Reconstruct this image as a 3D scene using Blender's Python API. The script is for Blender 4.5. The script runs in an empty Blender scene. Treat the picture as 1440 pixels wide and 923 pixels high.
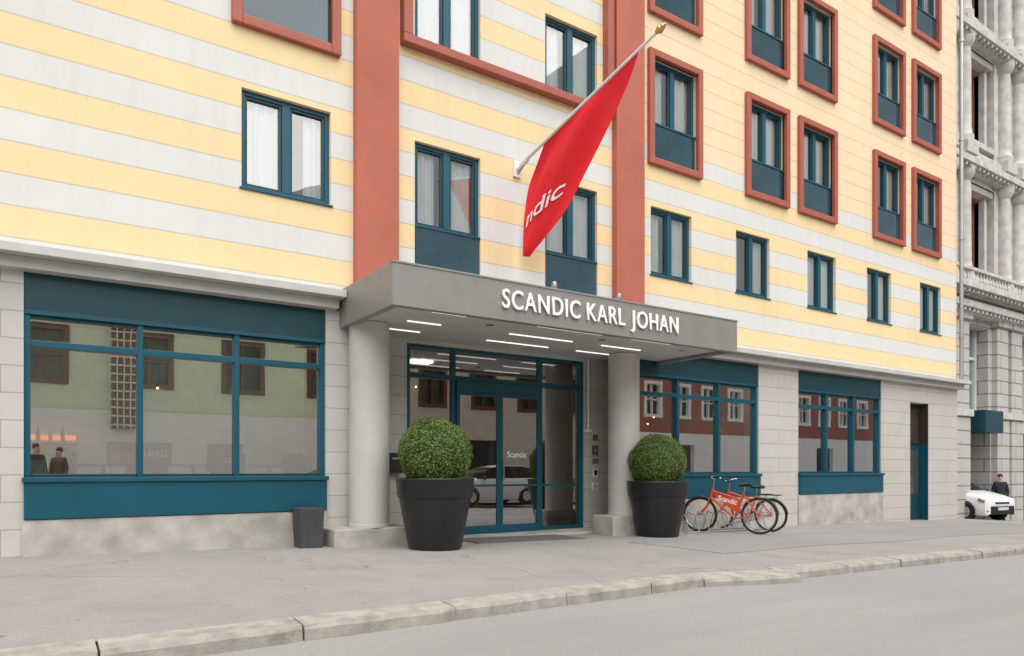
import bpy, bmesh, math, random
from mathutils import Matrix, Vector
R=math.radians
rnd=random.Random(7)
scene=bpy.context.scene
COL=scene.collection

# ------------------------------------------------------------ materials
def newmat(name):
    m=bpy.data.materials.new(name); m.use_nodes=True
    nt=m.node_tree; b=nt.nodes['Principled BSDF']
    return m,nt,b
def N(nt,t,**kw):
    n=nt.nodes.new(t)
    for k,v in kw.items(): setattr(n,k,v)
    return n
def rgba(c): return (c[0],c[1],c[2],1)
def mathn(nt,op,a,b=None,c=None):
    n=N(nt,'ShaderNodeMath',operation=op)
    for i,v in enumerate((a,b,c)):
        if v is None: continue
        if isinstance(v,(int,float)): n.inputs[i].default_value=v
        else: nt.links.new(v,n.inputs[i])
    return n.outputs[0]
def mix(nt,fac,a,b,bt='MIX'):
    n=N(nt,'ShaderNodeMix',data_type='RGBA',blend_type=bt)
    for i,v in ((0,fac),(6,a),(7,b)):
        if isinstance(v,(int,float)): n.inputs[i].default_value=v
        elif isinstance(v,tuple): n.inputs[i].default_value=rgba(v)
        else: nt.links.new(v,n.inputs[i])
    return n.outputs[2]
def noise(nt,vec,scale,detail=4,rough=.55):
    n=N(nt,'ShaderNodeTexNoise'); n.inputs['Scale'].default_value=scale
    n.inputs['Detail'].default_value=detail; n.inputs['Roughness'].default_value=rough
    nt.links.new(vec,n.inputs['Vector']); return n.outputs['Fac']
def ramp(nt,v,stops):
    n=N(nt,'ShaderNodeValToRGB'); cr=n.color_ramp
    while len(cr.elements)<len(stops): cr.elements.new(.5)
    for e,(p,c) in zip(cr.elements,stops):
        e.position=p; e.color=rgba(c) if isinstance(c,tuple) else (c,c,c,1)
    nt.links.new(v,n.inputs[0]); return n.outputs[0]
def bump(nt,b,h,strength=.3,dist=.01):
    n=N(nt,'ShaderNodeBump'); n.inputs['Strength'].default_value=strength
    n.inputs['Distance'].default_value=dist
    nt.links.new(h,n.inputs['Height']); nt.links.new(n.outputs[0],b.inputs['Normal'])
def stdmat(name,c,rough=.7,metal=0,var=.12,scale=3.0,fine=40,bs=.2,bd=.004,spec=.5):
    m,nt,b=newmat(name)
    tc=N(nt,'ShaderNodeTexCoord').outputs['Object']
    n1=noise(nt,tc,scale,5); n2=noise(nt,tc,fine,3)
    lo=tuple(x*(1-var) for x in c); hi=tuple(min(1,x*(1+var)) for x in c)
    col=ramp(nt,n1,[(.3,lo),(.7,hi)])
    col2=mix(nt,mathn(nt,'MULTIPLY',n2,var*.8),col,tuple(x*.6 for x in c))
    nt.links.new(col2,b.inputs['Base Color'])
    b.inputs['Roughness'].default_value=rough; b.inputs['Metallic'].default_value=metal
    b.inputs['Specular IOR Level'].default_value=spec
    if bs>0: bump(nt,b,n2,bs,bd)
    return m
def emis(name,c,s):
    m,nt,b=newmat(name); b.inputs['Base Color'].default_value=rgba(c)
    b.inputs['Emission Color'].default_value=rgba(c); b.inputs['Emission Strength'].default_value=s
    return m
def glassmat(name,base=.12,gain=1.6,tint=(.85,.9,.88),wav=.06):
    m=bpy.data.materials.new(name); m.use_nodes=True; nt=m.node_tree; nt.nodes.clear()
    out=N(nt,'ShaderNodeOutputMaterial'); mx=N(nt,'ShaderNodeMixShader')
    tr=N(nt,'ShaderNodeBsdfTransparent'); tr.inputs[0].default_value=rgba(tint)
    gl=N(nt,'ShaderNodeBsdfGlossy'); gl.inputs['Roughness'].default_value=.003
    gl.inputs[0].default_value=(1,1,1,1)
    fr=N(nt,'ShaderNodeFresnel'); fr.inputs[0].default_value=1.5
    tc=N(nt,'ShaderNodeNewGeometry').outputs['Position']
    bp=N(nt,'ShaderNodeBump'); bp.inputs['Strength'].default_value=wav; bp.inputs['Distance'].default_value=.01
    nt.links.new(noise(nt,tc,1.1,2),bp.inputs['Height'])
    nt.links.new(bp.outputs[0],gl.inputs['Normal'])
    f=mathn(nt,'MULTIPLY_ADD',fr.outputs[0],gain,base)
    n=f.node; n.use_clamp=True
    nt.links.new(f,mx.inputs[0]); nt.links.new(tr.outputs[0],mx.inputs[1]); nt.links.new(gl.outputs[0],mx.inputs[2])
    nt.links.new(mx.outputs[0],out.inputs[0]); return m

def stripe_mat(name,ztop):
    m,nt,b=newmat(name)
    tc=N(nt,'ShaderNodeTexCoord').outputs['Object']
    sx=N(nt,'ShaderNodeSeparateXYZ'); nt.links.new(tc,sx.inputs[0]); z=sx.outputs[2]
    ph=mathn(nt,'MULTIPLY',mathn(nt,'SUBTRACT',z,3.86),1/.77)
    fr=mathn(nt,'FRACT',ph)
    isw=mathn(nt,'GREATER_THAN',fr,.5)
    below=mathn(nt,'LESS_THAN',z,ztop)
    isw=mathn(nt,'MULTIPLY',isw,below)
    n1=noise(nt,tc,.8,6); n2=noise(nt,tc,60,3)
    yel=ramp(nt,n1,[(.3,(.79,.60,.335)),(.7,(.83,.645,.375))])
    wht=ramp(nt,n1,[(.3,(.63,.63,.61)),(.7,(.68,.68,.66))])
    pl=ramp(nt,n1,[(.3,(.79,.61,.40)),(.7,(.83,.655,.44))])
    yy=mix(nt,below,pl,yel)
    c=mix(nt,isw,yy,wht)
    mp=N(nt,'ShaderNodeMapping'); mp.inputs['Scale'].default_value=(3,1,.25); nt.links.new(tc,mp.inputs[0])
    st=ramp(nt,noise(nt,mp.outputs[0],2.0,5),[(.46,0.0),(.85,.20)])
    c=mix(nt,st,c,(.46,.42,.36))
    g=mathn(nt,'FRACT',mathn(nt,'MULTIPLY',mathn(nt,'SUBTRACT',z,3.86),2/.77))
    gd=mathn(nt,'ABSOLUTE',mathn(nt,'SUBTRACT',g,.5))
    gl=mathn(nt,'GREATER_THAN',gd,.474)
    c=mix(nt,mathn(nt,'MULTIPLY',gl,.38),c,(.30,.26,.21))
    nt.links.new(c,b.inputs['Base Color']); b.inputs['Roughness'].default_value=.85
    h=mathn(nt,'SUBTRACT',mathn(nt,'MULTIPLY',n2,.15),gl)
    bump(nt,b,h,.5,.012)
    return m
def block_mat(name,c1,c2,mortar,w=.9,h=.36,ms=.012,rough=.8,off=.5,grime=.28):
    m,nt,b=newmat(name)
    tc=N(nt,'ShaderNodeTexCoord').outputs['Object']
    sx=N(nt,'ShaderNodeSeparateXYZ'); nt.links.new(tc,sx.inputs[0])
    cx=N(nt,'ShaderNodeCombineXYZ')
    a=mathn(nt,'ADD',sx.outputs[0],sx.outputs[1])
    nt.links.new(a,cx.inputs[0]); nt.links.new(sx.outputs[2],cx.inputs[1])
    br=N(nt,'ShaderNodeTexBrick'); nt.links.new(cx.outputs[0],br.inputs['Vector'])
    br.offset=off
    br.inputs['Color1'].default_value=rgba(c1); br.inputs['Color2'].default_value=rgba(c2); br.inputs['Mortar'].default_value=rgba(mortar)
    br.inputs['Scale'].default_value=1; br.inputs['Mortar Size'].default_value=ms; br.inputs['Mortar Smooth'].default_value=.1
    br.inputs['Brick Width'].default_value=w; br.inputs['Row Height'].default_value=h
    n1=noise(nt,tc,1.6,6); n2=noise(nt,tc,50,3)
    d=ramp(nt,n1,[(.35,.0),(.75,grime)])
    c=mix(nt,d,br.outputs['Color'],tuple(x*.6 for x in c1))
    nt.links.new(c,b.inputs['Base Color']); b.inputs['Roughness'].default_value=rough
    hh=mathn(nt,'SUBTRACT',mathn(nt,'MULTIPLY',n2,.12),br.outputs['Fac'])
    bump(nt,b,hh,.5,.010)
    return m
def ground_mat(name,c,patch,cracks=True,var=.15,grain=.4):
    m,nt,b=newmat(name)
    tc=N(nt,'ShaderNodeTexCoord').outputs['Object']
    n1=noise(nt,tc,.35,6,.6); n2=noise(nt,tc,2.3,6,.65); n3=noise(nt,tc,90,3,.7)
    lo=tuple(x*(1-var) for x in c); hi=tuple(x*(1+var) for x in c)
    c1=ramp(nt,n1,[(.35,lo),(.65,hi)])
    c2=mix(nt,ramp(nt,n2,[(.45,0.),(.7,.5)]),c1,patch)
    v=N(nt,'ShaderNodeTexVoronoi'); v.inputs['Scale'].default_value=150; nt.links.new(tc,v.inputs['Vector'])
    c3=mix(nt,grain,c2,ramp(nt,v.outputs['Color'],[(.1,tuple(x*.55 for x in c)),(.9,tuple(x*1.5 for x in c))]))
    if cracks:
        w=N(nt,'ShaderNodeTexVoronoi',feature='DISTANCE_TO_EDGE'); w.inputs['Scale'].default_value=.33
        md=N(nt,'ShaderNodeVectorMath',operation='ADD'); nz=N(nt,'ShaderNodeTexNoise'); nz.inputs['Scale'].default_value=1.5; nz.inputs['Detail'].default_value=6
        nt.links.new(tc,nz.inputs['Vector']); nt.links.new(tc,md.inputs[0]); nt.links.new(nz.outputs['Color'],md.inputs[1])
        nt.links.new(md.outputs[0],w.inputs['Vector'])
        ck=mathn(nt,'LESS_THAN',w.outputs['Distance'],.0035)
        msk=ramp(nt,n1,[(.40,0.),(.56,.65)])
        c3=mix(nt,mathn(nt,'MULTIPLY',ck,msk),c3,(.08,.07,.065))
        g=N(nt,'ShaderNodeTexVoronoi'); g.inputs['Scale'].default_value=2.6; nt.links.new(tc,g.inputs['Vector'])
        c3=mix(nt,mathn(nt,'MULTIPLY',mathn(nt,'LESS_THAN',g.outputs['Distance'],.06),.5),c3,(.12,.11,.10))
        st=ramp(nt,noise(nt,tc,.9,7,.7),[(.50,0.),(.64,.38)])
        c3=mix(nt,st,c3,tuple(x*.68 for x in c))
    else:
        mp=N(nt,'ShaderNodeMapping'); mp.inputs['Scale'].default_value=(.06,1.1,1); nt.links.new(tc,mp.inputs[0])
        st=ramp(nt,noise(nt,mp.outputs[0],1.6,5,.6),[(.45,0.),(.7,.3)])
        c3=mix(nt,st,c3,tuple(x*.75 for x in c))
    nt.links.new(c3,b.inputs['Base Color']); b.inputs['Roughness'].default_value=.85
    bump(nt,b,n3,.5,.006)
    return m

M={}
M['stripes']=stripe_mat('painted_stripe_render',50)
M['stripes_low']=stripe_mat('painted_stripe_render_low',7.71)
M['stone']=block_mat('pale_stone_cladding',(.53,.51,.475),(.515,.495,.46),(.33,.32,.30),w=2.3,h=.33,ms=.007,grime=.25)
M['stone_plain']=stdmat('smooth_pale_stone',(.52,.50,.47),.7,var=.10,scale=1.5,bs=.15)
M['concrete']=stdmat('weathered_concrete',(.44,.42,.38),.85,var=.34,scale=2.2,fine=25,bs=.4,bd=.01)
M['terracotta']=stdmat('terracotta_render',(.44,.13,.088),.85,var=.09,scale=1.5,fine=90,bs=.5,bd=.006)
M['redframe']=stdmat('red_brown_metal',(.36,.092,.056),.55,var=.08,bs=0)
M['teal']=stdmat('teal_paint',(.004,.075,.115),.38,var=.12,scale=1.2,bs=.05,spec=.4)
M['tealdark']=stdmat('dark_teal_header',(.004,.045,.062),.4,var=.1,bs=.05,spec=.4)
M['glass']=glassmat('window_glass',.14,1.7,(.9,.95,.94),.12)
M['shopglass']=glassmat('shopfront_glass',.50,1.3,(.84,.90,.87),.06)
M['doorglass']=glassmat('entrance_glass',.30,1.5,(.80,.86,.84),.06)
M['julglass']=stdmat('blue_teal_balcony_glass',(.006,.045,.065),.05,var=.45,scale=1.5,bs=0,spec=.9)
M['curtain']=stdmat('white_net_curtain',(.82,.84,.82),.9,var=.05,bs=0)
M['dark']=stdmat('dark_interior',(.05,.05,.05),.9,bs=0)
M['roomwall']=stdmat('room_wall',(.36,.39,.38),.9,bs=0)
M['lobbywall']=stdmat('warm_lobby_wall',(.20,.13,.09),.8,var=.3,bs=0)
M['shopwall']=stdmat('pale_green_room_wall',(.70,.76,.68),.9,var=.1,bs=0)
M['floor_in']=stdmat('dark_wood_floor',(.14,.10,.07),.35,bs=0)
M['canopy']=stdmat('grey_canopy_panels',(.235,.225,.21),.40,metal=.0,var=.06,bs=.03)
M['soffit']=stdmat('light_soffit',(.56,.55,.53),.6,var=.04,bs=.03)
M['cornice']=stdmat('pale_grey_cornice',(.50,.49,.46),.7,var=.10,bs=.1)
M['white']=stdmat('white_letters',(.88,.88,.87),.4,var=.02,bs=0)
M['whitemetal']=stdmat('white_metal',(.75,.75,.73),.4,var=.04,bs=0)
M['strip']=emis('lit_strip_lamp',(1,.97,.93),1.0)
M['warm']=emis('lit_warm_bulb',(1,.62,.28),9)
M['panel']=emis('shop_fill_panel',(1,.96,.88),9.0)  # fill glow added to brighten the shop rooms, hidden by the headers
M['panel_dim']=emis('lit_lobby_panel',(1,.90,.75),3.5)
M['amberlamp']=emis('lit_amber_strip',(1,.25,.08),1.3)
M['red']=stdmat('red_flag_cloth',(.74,.010,.022),.75,var=.05,bs=.1)
M['gold']=stdmat('gilded_finial',(.55,.40,.16),.35,metal=.8,bs=0)
M['black']=stdmat('black_plastic',(.012,.012,.013),.35,var=.2,bs=.03)
M['potblack']=stdmat('matt_black_planter',(.013,.013,.014),.42,var=.2,scale=5,bs=.08)
M['binmat']=stdmat('charcoal_planter',(.055,.057,.06),.6,var=.2,bs=.15)
M['soil']=stdmat('soil',(.03,.02,.012),.95,bs=.5)
M['asphalt_road']=ground_mat('road_asphalt',(.288,.281,.275),(.265,.257,.252),False,.06,.3)
M['asphalt_walk']=ground_mat('pavement_asphalt',(.29,.272,.257),(.25,.233,.22),True,.11,.4)
M['repair']=ground_mat('pavement_repair_asphalt',(.26,.25,.242),(.24,.23,.223),False,.08,.35)
M['ground']=ground_mat('ground_mix',(.2,.19,.18),(.15,.14,.13),False)
M['kerb']=stdmat('granite_kerb',(.36,.33,.295),.8,var=.28,scale=6,fine=70,bs=.6,bd=.01)
M['mat']=stdmat('grey_door_mat',(.12,.115,.11),.95,var=.15,fine=200,bs=.8)
M['white_stone']=stdmat('white_stucco',(.53,.515,.49),.75,var=.2,bs=.2)
M['rust_stone']=block_mat('rusticated_white_stone',(.50,.485,.46),(.47,.455,.435),(.20,.195,.19),2.4,.48,ms=.025,grime=.3)
M['redbrick']=block_mat('red_brick',(.42,.11,.065),(.34,.09,.055),(.35,.3,.27),.24,.075,ms=.008)
M['carwhite']=stdmat('white_car_paint',(.76,.77,.78),.22,var=.02,bs=0)
M['carsilver']=stdmat('silver_car_paint',(.60,.61,.63),.25,metal=.1,var=.02,bs=0)
M['carglass']=stdmat('dark_car_glass',(.01,.012,.014),.06,bs=0)
M['rubber']=stdmat('tyre_rubber',(.012,.012,.012),.8,bs=.1)
M['chrome']=stdmat('bright_metal',(.55,.55,.55),.25,metal=1,bs=0)
M['steel']=stdmat('galvanised_steel',(.42,.43,.44),.4,metal=.8,bs=0)
M['bikered']=stdmat('orange_red_bike_paint',(.68,.075,.03),.3,var=.03,bs=0)
M['saddle']=stdmat('black_saddle',(.015,.014,.013),.5,bs=0)
M['brown']=stdmat('brown_plaque',(.16,.10,.07),.4,bs=0)
M['skin']=stdmat('skin',(.58,.36,.27),.6,bs=0)
M['hair']=stdmat('dark_hair',(.05,.03,.02),.7,bs=0)
M['jacket']=stdmat('dark_jacket',(.02,.022,.03),.8,bs=0)
M['jacket2']=stdmat('brown_jacket',(.16,.10,.06),.8,bs=0)
M['jeans']=stdmat('dark_jeans',(.03,.045,.08),.85,bs=0)
M['op_green']=stdmat('pale_green_render',(.70,.80,.62),.85,var=.06,bs=.1)
M['op_white']=stdmat('white_render',(.88,.88,.87),.85,var=.03,bs=.1)
M['op_brown']=stdmat('brown_window_paint',(.14,.06,.035),.6,bs=0)
M['op_glass']=stdmat('opposite_window_glass',(.05,.06,.06),.05,bs=0)
M['op_tan']=stdmat('tan_render',(.72,.66,.57),.85,var=.08,bs=.1)
M['poster']=stdmat('dark_poster',(.03,.055,.035),.5,var=.6,scale=9,bs=0)
M['orange']=stdmat('amber_wall',(.55,.27,.11),.7,bs=0)
M['doorbrown']=stdmat('brown_door_recess',(.035,.022,.016),.7,bs=0)
M['greengl']=stdmat('green_shop_glass',(.16,.24,.22),.08,bs=0)
M['board']=stdmat('picture_tones',(.30,.16,.10),.5,var=.9,scale=7,bs=0)
M['wood']=stdmat('oak_table',(.30,.17,.08),.5,var=.2,bs=0)
M['redseat']=stdmat('red_seat',(.45,.04,.03),.6,bs=0)
M['greenseat']=stdmat('dark_green_seat',(.02,.07,.035),.6,bs=0)
M['bottle']=stdmat('green_bottle_glass',(.05,.14,.05),.2,bs=0)
M['plate']=stdmat('number_plate',(.6,.6,.58),.5,bs=0)
def leafmat():
    m,nt,b=newmat('box_leaves')
    g=N(nt,'ShaderNodeNewGeometry'); 
    c=ramp(nt,g.outputs['Random Per Island'],[(.0,(.045,.085,.012)),(.5,(.10,.165,.022)),(1.,(.20,.28,.045))])
    nt.links.new(c,b.inputs['Base Color']); b.inputs['Roughness'].default_value=.55
    return m
M['leaf']=leafmat()
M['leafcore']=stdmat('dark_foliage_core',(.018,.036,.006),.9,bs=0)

# ------------------------------------------------------------ mesh builder
class MB:
    def __init__(s): s.v=[];s.f=[];s.mi=[];s.mats=[]
    def m(s,name):
        mt=M[name]
        if mt not in s.mats: s.mats.append(mt)
        return s.mats.index(mt)
    def add(s,vs,fs,mat):
        o=len(s.v); s.v+= [tuple(p) for p in vs]; k=s.m(mat)
        for f in fs: s.f.append([i+o for i in f]); s.mi.append(k)
    def box(s,x0,x1,y0,y1,z0,z1,mat):
        vs=[(x0,y0,z0),(x1,y0,z0),(x1,y1,z0),(x0,y1,z0),(x0,y0,z1),(x1,y0,z1),(x1,y1,z1),(x0,y1,z1)]
        s.add(vs,[(0,3,2,1),(4,5,6,7),(0,1,5,4),(1,2,6,5),(2,3,7,6),(3,0,4,7)],mat)
    def quad(s,a,b,c,d,mat): s.add([a,b,c,d],[(0,1,2,3)],mat)
    def lathe(s,prof,mat,cx=0,cy=0,n=32):
        vs=[];fs=[]
        for r,z in prof:
            for i in range(n):
                a=2*math.pi*i/n; vs.append((cx+r*math.cos(a),cy+r*math.sin(a),z))
        for j in range(len(prof)-1):
            for i in range(n):
                k=(i+1)%n; fs.append((j*n+i,j*n+k,(j+1)*n+k,(j+1)*n+i))
        s.add(vs,fs,mat)
    def tube(s,p0,p1,r0,mat,r1=None,n=10,caps=True):
        p0=Vector(p0);p1=Vector(p1);r1=r0 if r1 is None else r1
        d=(p1-p0).normalized(); u=d.orthogonal().normalized(); w=d.cross(u)
        vs=[];fs=[]
        for p,r in((p0,r0),(p1,r1)):
            for i in range(n):
                a=2*math.pi*i/n; vs.append(p+u*r*math.cos(a)+w*r*math.sin(a))
        for i in range(n):
            k=(i+1)%n; fs.append((i,k,n+k,n+i))
        if caps: fs.append(tuple(range(n-1,-1,-1))); fs.append(tuple(range(n,2*n)))
        s.add(vs,fs,mat)
    def path(s,pts,r,mat,n=8):
        for a,b in zip(pts[:-1],pts[1:]): s.tube(a,b,r,mat,n=n)
    def torus(s,c,axis,Rr,r,mat,n=40,m=8):
        c=Vector(c);ax=Vector(axis).normalized();u=ax.orthogonal().normalized();w=ax.cross(u)
        vs=[];fs=[]
        for i in range(n):
            a=2*math.pi*i/n;d=u*math.cos(a)+w*math.sin(a)
            for j in range(m):
                b=2*math.pi*j/m; vs.append(c+d*(Rr+r*math.cos(b))+ax*r*math.sin(b))
        for i in range(n):
            for j in range(m):
                i2=(i+1)%n;j2=(j+1)%m; fs.append((i*m+j,i2*m+j,i2*m+j2,i*m+j2))
        s.add(vs,fs,mat)
    def sphere(s,c,r,mat,n=16,m=10,sc=(1,1,1)):
        vs=[];fs=[]
        for j in range(m+1):
            t=math.pi*j/m
            for i in range(n):
                a=2*math.pi*i/n
                vs.append((c[0]+r*sc[0]*math.sin(t)*math.cos(a),c[1]+r*sc[1]*math.sin(t)*math.sin(a),c[2]-r*sc[2]*math.cos(t)))
        for j in range(m):
            for i in range(n):
                k=(i+1)%n; fs.append((j*n+i,j*n+k,(j+1)*n+k,(j+1)*n+i))
        s.add(vs,fs,mat)
    def wall(s,x0,x1,z0,z1,holes,y,depth,mat,rmat=None):
        xs=sorted(set([x0,x1]+[h[0] for h in holes]+[h[1] for h in holes])); xs=[x for x in xs if x0<=x<=x1]
        zs=sorted(set([z0,z1]+[h[2] for h in holes]+[h[3] for h in holes])); zs=[z for z in zs if z0<=z<=z1]
        for a,b in zip(xs[:-1],xs[1:]):
            for c,d in zip(zs[:-1],zs[1:]):
                mx=(a+b)/2;mz=(c+d)/2
                if any(h[0]<mx<h[1] and h[2]<mz<h[3] for h in holes): continue
                s.quad((a,y,c),(b,y,c),(b,y,d),(a,y,d),mat)
        rm=rmat or mat; e=y+depth
        for h in holes:
            a,b,c,d=h[0],h[1],max(h[2],z0),min(h[3],z1)
            s.quad((a,y,c),(a,y,d),(a,e,d),(a,e,c),rm); s.quad((b,y,c),(b,e,c),(b,e,d),(b,y,d),rm)
            if h[3]<z1+1e-6: s.quad((a,y,d),(b,y,d),(b,e,d),(a,e,d),rm)
            if h[2]>z0-1e-6: s.quad((a,y,c),(a,e,c),(b,e,c),(b,y,c),rm)
    def obj(s,name,parent=None,smooth=False,bevel=0,loc=None):
        me=bpy.data.meshes.new(name); me.from_pydata(s.v,[],s.f)
        for m in s.mats: me.materials.append(m)
        me.polygons.foreach_set('material_index',s.mi)
        if smooth:
            me.polygons.foreach_set('use_smooth',[True]*len(s.f))
        me.update()
        if smooth:
            try: me.set_sharp_from_angle(angle=R(40))
            except Exception: pass
        o=bpy.data.objects.new(name,me); COL.objects.link(o)
        if loc is not None: o.location=loc
        if bevel>0:
            b=o.modifiers.new('bevel','BEVEL'); b.width=bevel; b.segments=2; b.limit_method='ANGLE'; b.angle_limit=R(40)
        if parent is not None: par(o,parent)
        return o
def wm(o):
    if o.parent is None: return o.matrix_basis.copy()
    return wm(o.parent)@o.matrix_parent_inverse@o.matrix_basis
def par(o,p):
    o.parent=p; o.matrix_parent_inverse=wm(p).inverted()
def thing(name,loc,label,cat,group=None):
    e=bpy.data.objects.new(name,None); e.empty_display_size=.3; e.location=loc; COL.objects.link(e)
    tag(e,label,cat,group); return e
def tag(o,label,cat,group=None):
    o['label']=label;o['category']=cat
    if group:o['group']=group
def structure(o): o['kind']='structure'
def all_children(o): return [x for x in bpy.data.objects if x.parent==o]
def textobj(name,body,size,extrude,mat,matrix,parent=None,width=None,offset=0,deform=None,space=1.0):
    cu=bpy.data.curves.new(name,'FONT'); cu.body=body; cu.size=size; cu.extrude=extrude; cu.offset=offset
    cu.space_character=space
    t=bpy.data.objects.new(name+'_tmp',cu); COL.objects.link(t)
    bpy.context.view_layer.update()
    me=bpy.data.meshes.new_from_object(t.evaluated_get(bpy.context.evaluated_depsgraph_get()))
    bpy.data.objects.remove(t)
    xs=[v.co.x for v in me.vertices]; w=max(xs)-min(xs); x0=min(xs)
    if width:
        for v in me.vertices: v.co.x=(v.co.x-x0)*width/w
    if deform:
        bm=bmesh.new(); bm.from_mesh(me)
        bmesh.ops.triangulate(bm,faces=bm.faces[:])
        bmesh.ops.subdivide_edges(bm,edges=bm.edges[:],cuts=2,use_grid_fill=True)
        for v in bm.verts: v.co=deform(v.co)
        bm.to_mesh(me); bm.free()
    else: me.transform(matrix)
    me.materials.clear(); me.materials.append(M[mat])
    me.name=name
    o=bpy.data.objects.new(name,me); COL.objects.link(o)
    if parent is not None: par(o,parent)
    return o
FRONT=lambda x,y,z: Matrix.Translation((x,y,z))@Matrix.Rotation(R(90),4,'X')

# ------------------------------------------------------------ terrain
def zg(x):
    if x<-30: x=-30
    z=-.019*min(x,60)
    if x>23.5: z-=.040*(min(x,36)-23.5)
    return z
def yk(x):
    if x<-2: x=-2
    if x<6.2: return 5.02+.078*x
    if x<7.5: return 5.504-(x-6.2)*.24
    return 5.41
XS=sorted([-300,-60,-30]+[i*1.0 for i in range(-28,24)]+[6.2,7.499,7.501,23.5]+[i*1.0 for i in range(24,61)]+[90,300])
def sheet(name,ya,yb,dz,mat,xs=XS):
    mb=MB()
    for a,b in zip(xs[:-1],xs[1:]):
        y0a=ya(a) if callable(ya) else ya; y0b=ya(b) if callable(ya) else ya
        y1a=yb(a) if callable(yb) else yb; y1b=yb(b) if callable(yb) else yb
        mb.quad((a,y0a,zg(a)+dz),(b,y0b,zg(b)+dz),(b,y1b,zg(b)+dz),(a,y1a,zg(a)+dz),mat)
    o=mb.obj(name); structure(o); return o
sheet('ground',-300,300,-.30,'ground')
sheet('road',-2.4,lambda x:yk(x)-.05,-.115,'asphalt_road')
sheet('pavement',lambda x:yk(x)+.10,20,0,'asphalt_walk')
sheet('opposite_pavement',-30,-2.4,0,'asphalt_walk')
xs=[8.4+i*1.0 for i in range(15)]
sheet('pavement_repair',lambda x:7.0+.10*math.sin(x*1.3),lambda x:9.0+.06*math.sin(x*2.1),.004,'repair',xs)
kerb=thing('stone_kerb',(0,5.1,0),'row of worn granite kerb stones edging the road','kerb')
x=-6.0
breaks=[6.2,7.5]
while x<40:
    L=rnd.uniform(1.1,1.5)
    for bk in breaks:
        if x<bk-.01 and x+L>bk-.45: L=bk-x
    a=x+.007;b=x+L-.007
    drop=-.012*rnd.random(); jit=rnd.uniform(-.010,.010); sl=rnd.uniform(-.008,.008)
    if 6.1<x<7.4: drop=-.030
    mb=MB(); n=9; vs=[];fs=[]
    for i in range(n+1):
        xx=a+(b-a)*i/n; w=rnd.uniform(-.008,.008); e=.0 if 0<i<n else .014
        dz=drop+sl*(i/n-.5)+rnd.uniform(-.003,.003)
        xq=min(max(xx,a+.001),b-.001)
        def kp(dy,z): return (xx,yk(xq)+dy+jit,zg(xx)+z)
        vs+=[kp(-.15+w+e,-.25),kp(-.13+w+e,-.03+dz),kp(-.105+w,.004+dz-e*.5),kp(.14,.009),kp(.14,-.25)]
    for i in range(n):
        for j in range(4):
            p=i*5+j; fs.append((p,p+5,p+6,p+1))
    fs.append((0,1,2,3,4)); fs.append(tuple(5*n+k for k in (4,3,2,1,0)))
    mb.add(vs,fs,'kerb'); mb.obj('kerb_stone',kerb); x+=L

# ------------------------------------------------------------ hotel
hotel=thing('hotel_building',(8,10.6,-.15),'yellow and white striped hotel facade with terracotta pilasters','building')
U=10.6; Q=.14
R_frames=[(10.5,12.08),(13.55,15.12),(15.52,17.10),(18.82,20.42),(20.84,22.42)]
R_rows=[(7.26,9.60),(10.33,12.67),(13.40,15.74)]
W_list=[(10.60,11.80),(13.25,14.46),(15.93,17.14),(18.57,19.77),(21.32,22.45)]
Ztop=20.0
holes=[(a,a+1.2,5.03,6.43) for a,b in W_list]
for a,b in R_frames:
    for c,d in R_rows: holes.append((a+Q,a+Q+1.30,c+Q,c+Q+2.06))
mb=MB(); mb.wall(10.30,23.49,3.62,Ztop,holes,U,.28,'stripes_low')
mb.quad((23.49,U,3.62),(23.49,20,3.62),(23.49,20,Ztop),(23.49,U,Ztop),'stripes_low'); mb.obj('striped_wall',hotel)
cw=[(5.28,6.53),(7.92,9.17)]
holes=[(a,b,4.25,6.40) for a,b in cw]+[(a,b,8.03,9.40) for a,b in cw]+[(a,b,11.1,12.47) for a,b in cw]
mb=MB(); mb.wall(4.94,9.55,3.3,Ztop,holes,U,.28,'stripes'); mb.obj('striped_wall',hotel)
lw=[(2.57,3.87),(-3.5,-2.2)]
holes=[(a,b,5.05,6.46) for a,b in lw]+[(a,b,7.46,9.6) for a,b in lw]+[(a,b,10.5,12.64) for a,b in lw]
mb=MB(); mb.wall(-9,4.23,3.62,Ztop,holes,U,.28,'stripes')
mb.quad((-9,U,-.3),(-9,U,Ztop),(-9,20,Ztop),(-9,20,-.3),'stripes'); mb.obj('striped_wall',hotel)
for a,b in((4.23,4.94),(9.55,10.30)):
    mb=MB(); mb.box(a,b,10.46,10.95,3.72,Ztop-.002,'terracotta'); mb.obj('pilaster',hotel,bevel=.012)
mb=MB(); mb.box(-9,23.49,10.62,20,Ztop,Ztop+.3,'cornice'); mb.obj('roof',hotel)
mb=MB()
mb.quad((-9,12.4,3.62),(23.4,12.4,3.62),(23.4,12.4,Ztop),(-9,12.4,Ztop),'roomwall')
for z in (3.75,6.95,9.95,13.05,16.1,19.2): mb.box(-9,23.4,10.95,12.39,z-.12,z,'roomwall')
for x in (-.5,1.6,4.6,7.2,9.9,12.6,15.31,17.8,20.6): mb.box(x-.05,x+.05,10.96,12.39,3.76,19.9,'roomwall')
mb.obj('room_partition',hotel)

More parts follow.
